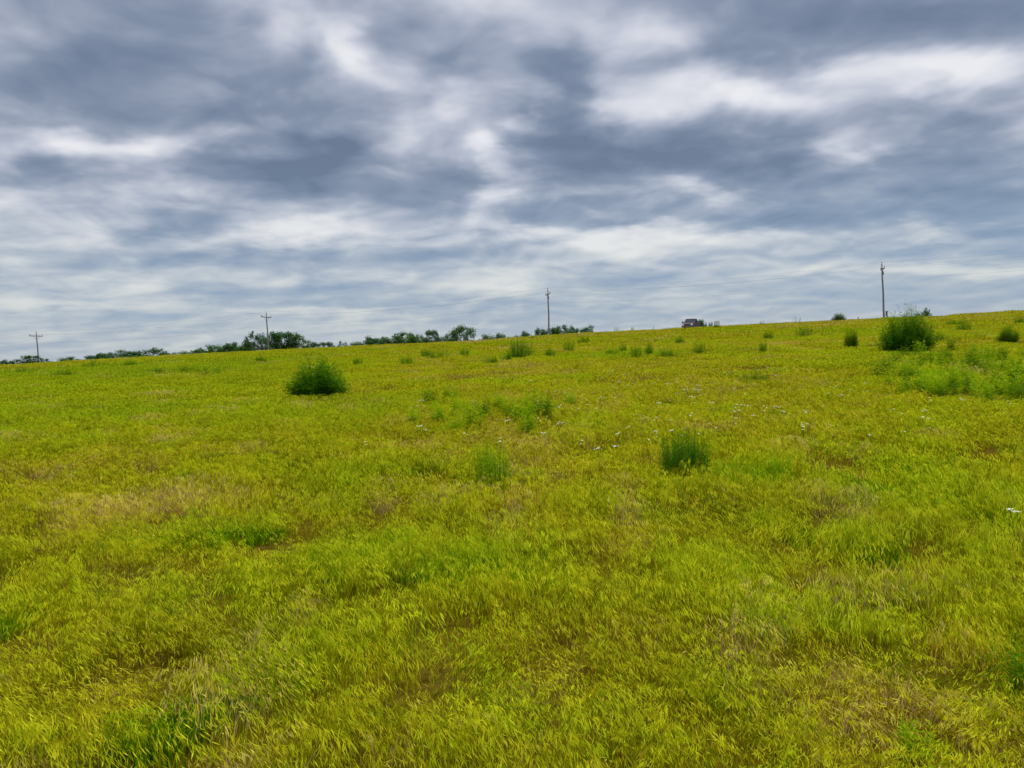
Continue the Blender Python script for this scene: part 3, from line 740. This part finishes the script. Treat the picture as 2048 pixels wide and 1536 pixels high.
bu = MB(); bu.box((0, 2.88, .58), (1.90, .14, .18)); bu.build('bumper', mChrome, truck, bevel=.03)
for sx in (-1, 1):
    hm = MB(); hm.box((.76 * sx, -2.81, .88), (.38, .09, .24)); hm.build('headlight', mLamp, truck, bevel=.02)
    mm_ = MB(); mm_.box((1.19 * sx, -1.12, 1.36), (.26, .12, .26)); mm_.tube([(.92 * sx, -1.08, 1.30), (1.12 * sx, -1.12, 1.33)], .03, 5); mm_.build('mirror', mDark, truck)
    tl = MB(); tl.box((.90 * sx, 2.80, 1.0), (.12, .06, .36)); tl.build('tail_light', plain('red_lens', (.3, .01, .01), .2), truck)
    for yy in (-1.85, 1.75):
        wh = MB(); wh.tube([(.74 * sx, yy, .40), (.80 * sx, yy, .40), (.98 * sx, yy, .40), (1.02 * sx, yy, .40)], [.36, .40, .40, .36], 20)
        w = wh.build('wheel', mTyre, truck); rmm = MB(); rmm.tube([(1.00 * sx, yy, .40), (1.03 * sx, yy, .40)], [.24, .22], 14); rmm.build('rim', mRim, w)

# ------------------------------------------------------------------ posts, slatted board
mPost = plain('dark_post_wood', (.10, .05, .035), .9, var=.3)
mBoard = plain('pale_weathered_wood', (.46, .42, .36), .9, var=.2)
def on_crest(px, py, back=0.0):
    """point on the ground just at the visible crest below a direction"""
    d = ray(px, py); k = d.x / d.y; y = 136.0 / (1 + .31 * k) + back; return Vector((k * y, y, gz(k * y, y)))
def post(px, pyb, h, w, lab, crest=True):
    p = on_crest(px, pyb, -1.0) if crest else hit(px, pyb)
    m_ = MB(); m_.tube([(0, 0, -.3), (.01, 0, h * .6), (.02, 0, h), (.02, 0, h + .03)], [w, w * .95, w * .9, w * .5], 8)
    o = m_.build('fence_post', mPost); o.location = p; tag(o, lab, 'post', 'old posts near the crest')
post(1369.5, 664, 1.0, .085, 'thick rusty brown post in front of the pickup', crest=False)
post(1307, 658, .75, .03, 'thin dark stake on the crest left of the pickup')
post(1716, 638, .55, .07, 'stubby greenish post on crest between bush and nearest pole')
post(1573, 645, .35, .05, 'tiny post stub on the crest right of the slatted board')
p = on_crest(1434, 652, -.8)
br_ = empty('slatted_board', p, R(8)); tag(br_, 'pale weathered board of upright slats on crest right of pickup', 'board')
sm_ = MB()
for k in range(5): sm_.box((-.38 + k * .19, 0, .74 + (k % 2) * .03), (.12, .03, .66))
sm_.box((0, .03, .50), (.95, .03, .08)); sm_.box((0, .03, .85), (.95, .03, .08)); sm_.build('panel', mBoard, br_)
for sx in (-1, 1): q_ = MB(); q_.box((.42 * sx, .075, .35), (.06, .06, .95)); q_.build('leg', mBoard, br_)

# ------------------------------------------------------------------ bushes and weeds
mStem = plain('weed_stems', (.07, .13, .008), .9, var=.3, spec=.05)
mDeep = leafmat('deep_green_leaves', (.024, .105, .001), (.075, .215, .001), (.17, .34, .003), transl=.30, rough=.6)
mMid = leafmat('mid_green_leaves', (.060, .155, .001), (.125, .235, .001), (.21, .31, .004), transl=.35, rough=.6)
mLight = leafmat('light_green_leaves', (.15, .280, .001), (.27, .410, .001), (.45, .56, .02), transl=.42, rough=.6)
mSage = leafmat('sage_green_leaves', (.050, .10, .030), (.11, .18, .06), (.18, .25, .10), transl=.3)
def weed(kind, W, H, seed, m, name='bush', leaf=None, dens=1.0):
    """kind: dome (arching stems), fan (upright stems), leafy (few stems with broad pointed leaves)"""
    r = random.Random(seed); root = empty(name); st = MB(); lf = MB()
    nst = max(5, int({'dome': 120, 'fan': 80, 'leafy': 9}[kind] * dens))
    nl = {'dome': 56, 'fan': 40, 'leafy': 22}[kind]
    L0 = leaf or {'dome': .09, 'fan': .05, 'leafy': .16}[kind]
    for i in range(nst):
        a = r.uniform(0, 6.283); rr = math.sqrt(r.random())
        bx, by = math.cos(a), math.sin(a)
        if kind == 'dome': base = Vector((bx, by, 0)) * rr * W * .16; out = rr * W * .34 * r.uniform(.8, 1.25); hh = H * max(.12, 1 - (rr * .95) ** 2.6) ** .6 * r.uniform(.68, 1.0) * (1.15 if r.random() < .08 else 1)
        elif kind == 'fan': base = Vector((bx, by, 0)) * rr * W * .34; out = rr * W * .14; hh = H * r.uniform(.62, 1.08) * (1 - .18 * rr)
        else: base = Vector((bx, by, 0)) * rr * W * .36; out = W * .10 * r.random(); hh = H * r.uniform(.65, 1.05)
        pts = []
        for k in range(5):
            u = k / 4; pts.append(base * (.1 if k == 0 else 1) + Vector((bx * out * (u ** .6), by * out * (u ** .6), hh * (u ** 1.05))) + Vector((r.gauss(0, .01), r.gauss(0, .01), 0)) * W)
        sw = .003 if W < 1 else .005
        st.tube(pts, [sw, sw * .9, sw * .8, sw * .6, sw * .3], 3, cap=False)
        for k in range(nl):
            u = (.04 if kind == 'dome' else .12) + .96 * (k + r.random()) / nl; u = min(u, .999); j = int(u * 4); f = u * 4 - j
            p = pts[j].lerp(pts[j + 1], f); th = r.uniform(0, 6.283) if kind != 'leafy' else k * 2.4
            up_ = {'dome': r.gauss(.25, .35), 'fan': r.gauss(1.0, .5), 'leafy': r.gauss(.25, .3)}[kind]
            if u > .85: up_ += .7
            size = L0 * r.uniform(.6, 1.25) * (1 - .45 * max(0, u - .6) / .4)
            if kind != 'leafy':
                q1 = p + Vector((math.cos(th), math.sin(th), up_ * .5)) * size * .9 * r.random()
            else: q1 = p
            rn = min(1, max(0, r.gauss(.30, .22) + (.30 if u > .8 else 0)))
            lf.leaf(q1, (math.cos(th), math.sin(th), up_), (r.gauss(0, .3), r.gauss(0, .3), 1), size, size * {'dome': .24, 'fan': .26, 'leafy': .24}[kind], r=rn, bend=.18 if kind != 'fan' else .05)
    st.build('stems', mStem, root); lf.build('foliage', m, root)
    return root
def put(root, px, py, rz=0): 
    p = hit(px, py); root.location = p - Vector((0, 0, .02)); root.rotation_euler.z = rz; return p
def size_at(px, py, wpx, hpx):
    p = hit(px, py); k = p.y / F_PX; return wpx * k, hpx * k
def bush(kind, px, py, wpx, hpx, m, seed, lab, name='bush', cat='bush', leaf=None, dens=1.0, group='green bushes standing in the grass'):
    W, H = size_at(px, py, wpx, hpx); H += .20; y0_ = hit(px, py).y; py = py + min(24, .16 * F_PX / y0_ * (1 if y0_ < 60 else .4)); o = weed(kind, W, H, seed, m, name, leaf, dens); put(o, px, py); tag(o, lab, cat, group)
    print(name, px, py, 'W %.2f H %.2f y %.1f' % (W, H, o.location.y)); return o
bush('dome', 636, 794, 116, 78, mDeep, 101, 'large dome-shaped dark green bush at left middle of field', dens=1.9, leaf=.16)
bush('dome', 1815, 702, 100, 84, mDeep, 102, 'tallest dark green bush, reaching above the crest at right', dens=2.6, leaf=.17)
bush('fan', 1372, 952, 104, 86, mDeep, 103, 'upright dark green bush nearest the camera, yellow flower beside it', dens=2.6, leaf=.045)
bush('fan', 1036, 716, 40, 40, mDeep, 104, 'small dark tufted bush on mid slope below central pole', dens=1.4, leaf=.09)
bush('dome', 1678, 643, 30, 17, mSage, 105, 'grey-green round bush on the skyline left of nearest pole', dens=.8, leaf=.22)
bush('dome', 1702, 693, 30, 40, mMid, 106, 'small top-heavy green bush left of the tallest bush', dens=.7, leaf=.12)
bush('dome', 2017, 684, 38, 36, mMid, 107, 'rounded mid-green bush near the right edge', dens=.9, leaf=.13)
bush('fan', 988, 978, 74, 92, mLight, 108, 'thin feathery light green weed clump at centre of field', name='weed_clump', cat='weeds', dens=1.2, leaf=.05)
bush('fan', 1490, 960, 130, 42, mLight, 109, 'pale feathery weeds just right of nearest dark bush', name='weed_clump', cat='weeds', dens=.8, leaf=.05)
bush('fan', 1558, 950, 56, 40, mLight, 110, 'small pale feathery weed clump second right of nearest bush', name='weed_clump', cat='weeds', dens=.5, leaf=.05)
WG = 'weed clumps dotted over the slope'
for (k_, px, py, w_, h_, m_, lab) in [
 ('fan', 1012, 722, 22, 20, mMid, 'green tuft touching left foot of the small dark bush'),
 ('fan', 1058, 712, 24, 26, mMid, 'green tuft touching right side of the small dark bush'),
 ('leafy', 1066, 680, 22, 12, mDeep, 'dark little weed on crest left of the central pole'),
 ('fan', 1138, 705, 26, 26, mMid, 'upright weed clump below and right of central pole'),
 ('fan', 1166, 690, 26, 16, mMid, 'low weed clump under the separate dome tree'),
 ('fan', 1222, 712, 26, 14, mMid, 'low weed clump left of the narrow dark one on mid slope'),
 ('fan', 1246, 708, 16, 20, mDeep, 'narrow dark weed clump on mid slope'),
 ('fan', 1273, 715, 22, 28, mMid, 'taller light weed clump right of narrow dark one'),
 ('fan', 1298, 710, 18, 24, mDeep, 'narrow upright weed clump below the pickup, left side'),
 ('dome', 1336, 714, 42, 22, mMid, 'broad low weed mound below the pickup'),
 ('fan', 1397, 706, 28, 22, mMid, 'fan-shaped weed clump below the slatted board'),
 ('fan', 1434, 655, 13, 2, mDeep, 'dark weeds at the foot of the slatted board'),
 ('fan', 1525, 705, 20, 22, mMid, 'solitary upright weed clump below the skyline weeds'),
 ('fan', 1538, 680, 22, 16, mMid, 'weed clump high on slope right of slatted board'),
 ('fan', 1608, 674, 34, 22, mMid, 'broad weed clump on upper slope left of round skyline bush'),
 ('leafy', 1595, 646, 24, 12, mDeep, 'dark feathery weed breaking the skyline right of board'),
 ('leafy', 1524, 650, 10, 8, mDeep, 'tiny weed breaking the skyline just right of board'),
 ('leafy', 1233, 662, 14, 10, mDeep, 'round weed on skyline between the dome tree and pickup'),
 ('leafy', 1265, 660, 10, 8, mMid, 'tiny spiky weed on skyline left of the thin stake'),
 ('fan', 1928, 664, 26, 24, mMid, 'upright weed clump right of tallest bush'),
 ('fan', 1885, 682, 26, 18, mMid, 'low weed clump at right foot of tallest bush'),
 ('fan', 1912, 652, 40, 12, mMid, 'wide low weeds on upper slope right of tallest bush'),
 ('fan', 2035, 650, 20, 14, mMid, 'small weed clump on upper slope at right edge'),
 ('dome', 520, 727, 28, 14, mMid, 'small dark mound of weeds below second pole from left'),
 ('fan', 716, 730, 22, 14, mMid, 'small weed clump right and above the large dome bush'),
 ('fan', 813, 730, 32, 20, mMid, 'slanting weed clump below the broad round tree'),
 ('dome', 878, 718, 84, 24, mMid, 'long low weed bank on mid slope left of small dark bush'),
 ('fan', 852, 718, 20, 20, mDeep, 'dark left end of the long weed bank'),
 ('fan', 929, 714, 22, 16, mMid, 'weed clump at right end of long weed bank'),
 ('dome', 982, 726, 32, 15, mMid, 'low weed mound just left of small dark bush'),
 ('dome', 425, 752, 58, 22, mMid, 'bright green leafy mound at far left slope'),
 ('dome', 380, 745, 60, 16, mMid, 'low green weeds left of the bright leafy mound'),
 ('dome', 262, 735, 36, 16, mMid, 'low green weeds below the left tree line'),
 ('dome', 130, 752, 54, 18, mMid, 'green weed mound near left edge below leftmost pole'),
 ('dome', 45, 750, 60, 16, mMid, 'wide flat green weed mound at the left edge'),
 ('fan', 190, 738, 50, 16, mMid, 'upright weeds below left end of left tree line'),
 ('dome', 310, 748, 46, 16, mMid, 'weeds midway between left edge and large dome bush'),
 ('dome', 1510, 762, 74, 24, mMid, 'leafy bright green patch above the white flowers'),
 ('fan', 1100, 712, 20, 14, mMid, 'small weed clump between small dark bush and upright clump'),
 ('fan', 1360, 690, 20, 16, mMid, 'small weed clump just below the rusty post')]:
    bush(k_, px, py, w_, h_, m_, px * 7 + py, lab, name='weed_clump', cat='weeds', dens=.42 if k_ != 'leafy' else 1.0, leaf=max(.07, min(.2, 2.6 * hit(px, py).y / F_PX)), group=WG)

# bright leafy plants (milkweed like) in two stands
LP = []
leafy_protos = [weed('leafy', .60, .66, 300 + i, mLight, 'leafy_plant', dens=1.5) for i in range(5)] + [weed('leafy', .65, .78, 310 + i, mMid, 'leafy_plant', dens=1.5) for i in range(2)]
lused = set()
def leafy(i, px, py, s, lab, grp):
    pr = leafy_protos[i]; p = hit(px, py)
    if i in lused: o = copy_tree(pr, p, random.Random(px * 3 + py).uniform(0, 6), (s, s, s))
    else: lused.add(i); o = pr; o.location = p; o.scale = (s, s, s)
    tag(o, lab, 'leafy plant', grp); return o
stand = [(1775,745),(1800,758),(1812,712),(1838,706),(1835,745),(1850,770),(1868,735),(1880,760),(1893,720),(1900,782),(1915,742),(1930,765),(1945,728),(1958,790),(1965,750),(1985,735),
         (1990,775),(2008,795),(2015,755),(2032,735),(2040,780),(1780,775),(1925,795),(1975,715),(2030,805),(1860,790),(1822,780),(2045,712),(1905,700),(1950,705),(1790,728),(1825,760),(1845,725),(1872,795),(1888,742),(1910,778),(1938,748),(1948,775),(1975,765),(1998,752),(2022,770),(2035,795),(1760,760),(1810,790),(2000,722),(1965,805),(1895,800),(2046,760)]
for k, (px, py) in enumerate(stand):
    i = (k * 3) % 5 if k % 2 else 5 + (k // 2) % 2; nb = (k * 37) % 5
    leafy(i, px, py + 6, .98 + .2 * math.sin(k * 2.3), 'leafy green plant in dense stand below and right of the tallest bush', 'leafy plants in the right-hand stand')
for k, (px, py, s_) in enumerate([(860,812,.8),(905,800,.8),(925,835,.9),(880,850,.85),(945,860,.9),(835,850,.7),(965,842,.8),(910,868,.7),(1000,818,.75),(1020,832,.8),(1045,850,1.0),(1068,838,1.0),(1088,842,.9),(1060,870,.8),(1140,815,.7),(1105,828,.7)]):
    leafy((k * 2 + 1) % 5 if k % 6 else 5, px, py + 6, s_ * 1.15, 'bright green leafy plant in low patch at centre of field', 'leafy plants in the central patch')
leafy(4, 348, 1196, .32, 'small dark green leafy sprig alone in left foreground grass', 'single broad-leaved sprigs in the foreground')
leafy(4, 541, 1192, .30, 'dark green sprig right of the small sprig in left foreground', 'single broad-leaved sprigs in the foreground')
leafy(5, 2030, 1400, .45, 'dark leafy plant cut by the right edge in foreground', 'single broad-leaved sprigs in the foreground')
leafy(0, 1835, 1530, .34, 'yellow-green leafy plant at the bottom edge, right side', 'single broad-leaved sprigs in the foreground')
leafy(6, 245, 1530, .30, 'dark green leafy weed at the bottom edge, left side', 'single broad-leaved sprigs in the foreground')
leafy(1, 440, 1110, .5, 'bright green leafy weed in the left middle foreground', 'single broad-leaved sprigs in the foreground')

# white wildflowers
mWhite = plain('white_petals', (.74, .74, .60), .7, var=.06)
mYel = plain('yellow_petals', (.75, .55, .01), .6, var=.06)
def flower_mesh(seed, n, m_petal, R_=.023, Hh=.37):
    r = random.Random(seed); mb = MB(); nst_ = 0; heads = []
    for i in range(n):
        a = r.uniform(0, 6.28); o = .10 * r.random() * (n > 1); b_ = Vector((math.cos(a) * o * .3, math.sin(a) * o * .3, 0)); t_ = Vector((math.cos(a) * o, math.sin(a) * o, Hh * r.uniform(.8, 1.05)))
        mb.tube([b_, (b_ + t_) / 2 + Vector((.01, 0, 0)), t_], .003, 4, cap=False); heads.append(t_)
    nf = len(mb.f)
    for t_ in heads:
        for k in range(26):
            a = r.uniform(0, 6.28); rr = R_ * math.sqrt(r.random()); c = t_ + Vector((math.cos(a) * rr, math.sin(a) * rr, .012 - rr * .25 + r.uniform(-.003, .003)))
            for _ in range(1):
                mb.leaf(c - Vector((.008, 0, 0)), (r.gauss(0, 1), r.gauss(0, 1), .2), (0, 0, 1), .018, .016, r=r.random())
    me = mb.mesh('white_flower', mStem); me.materials.append(m_petal)
    for i, pl in enumerate(me.polygons):
        if i >= nf: pl.material_index = 1
    return me
fms = [flower_mesh(1, 1, mWhite), flower_mesh(2, 2, mWhite), flower_mesh(3, 3, mWhite, .034), flower_mesh(4, 1, mWhite, .05)]
FL = [(813,805),(834,809),(846,806),(837,818),(952,816),(951,812),(841,859),(853,867),(854,873),(738,897),(1015,849),(1003,887),(1002,899),(1170,896),(1194,907),(1234,904),(1157,828),(1124,820),(1116,821),(1177,816),
 (1205,816),(1203,762),(1060,766),(1111,767),(1131,753),(1162,736),(1121,854),(1131,792),(1125,789),(1237,768),(1205,801),(1230,802),(1364,782),(1371,782),(1368,784),(1376,788),(1369,788),(1385,785),(1391,784),(1398,785),
 (1403,788),(1394,789),(1397,776),(1403,797),(1410,798),(1372,796),(1385,800),(1357,793),(1353,796),(1341,807),(1319,813),(1316,765),(1311,773),(1337,776),(1461,749),(1455,753),(1468,787),(1475,785),(1552,755),(1614,762),
 (1653,766),(1675,782),(1681,797),(1476,817),(1483,821),(1472,826),(1476,829),(1498,819),(1528,824),(1531,827),(1552,822),(1507,840),(1380,844),(1310,847),(1609,857),(1311,873),(1647,824),(1562,688),(1585,680),(1690,681),
 (1714,682),(1855,806),(1923,805),(1787,828),(1735,793),(2014,815),(1850,845),(1995,647),(1782,800),(1249,755),(1240,768),(1268,772),(974,711),(979,710),(1018,685),(866,718),(1700,790),(1280,800),(1425,812),(1095,790),(1300,895)]
_r = random.Random(5)
FL += [(_r.gauss(1330, 210), 735 + 150 * _r.random() ** 1.2) for _ in range(80)]
for k, (px, py) in enumerate(FL):
    p = hit(px, py + 22 * 20 / max(8, hit(px, py).y) * .9)
    o = bpy.data.objects.new('white_flower', fms[k % 4]); col.objects.link(o); o.location = p; s_ = random.Random(k).uniform(.8, 1.2); s_ *= .55 if k > 105 else .8; o.scale = (s_, s_, 1.0)
    o.rotation_euler = (0, 0, k * 1.7)
    tag(o, 'small flat-topped white wildflower on a thin stem in the grass', 'flower', 'white wildflowers scattered over the field')
p = hit(1411, 950); o = bpy.data.objects.new('yellow_flower', flower_mesh(9, 1, mYel, .022, .20)); col.objects.link(o); o.location = p + Vector((0, -.1, 0)); tag(o, 'single yellow wildflower at right foot of nearest dark bush', 'flower')
p = hit(2034, 1085); o = bpy.data.objects.new('white_flower', flower_mesh(12, 2, mWhite, .04, .36)); col.objects.link(o); o.location = p; tag(o, 'pale flower head at the right edge of the middle foreground', 'flower')

# dead vines on two pole feet
mVine = leafmat('grey_vine_leaves', (.06, .07, .05), (.13, .13, .10), (.2, .2, .16), transl=.2)
def vine(bp, H, W, lab, dx=0.0):
    x, y = on_line(*bp); r = random.Random(int(bp[0])); lf = MB(); st = MB()
    st.tube([(dx, -.22, -.3), (dx * 1.3, -.24, H * .5), (dx * .5, -.2, H)], .03, 5)
    for k in range(260):
        u = r.random(); w = W * (1 - .6 * u) * (.6 + .7 * math.sin(u * 9) ** 2)
        lf.leaf((dx + r.gauss(0, w * .45), -.2 + r.gauss(0, .15), u * H), (r.gauss(0, 1), r.gauss(0, 1), r.gauss(0, .6)), (0, 0, 1), .22, .15, r=r.random())
    root = empty('vine', (x, y, gz(x, y))); st.build('stem', mBark, root); lf.build('foliage', mVine, root); tag(root, lab, 'vine')
vine((1768, 634), 1.9, .25, 'dark vine climbing the foot of the nearest right-hand pole', .35)
vine((77.5, 726), 2.6, .5, 'dry grey vine wrapped round foot of leftmost pole')
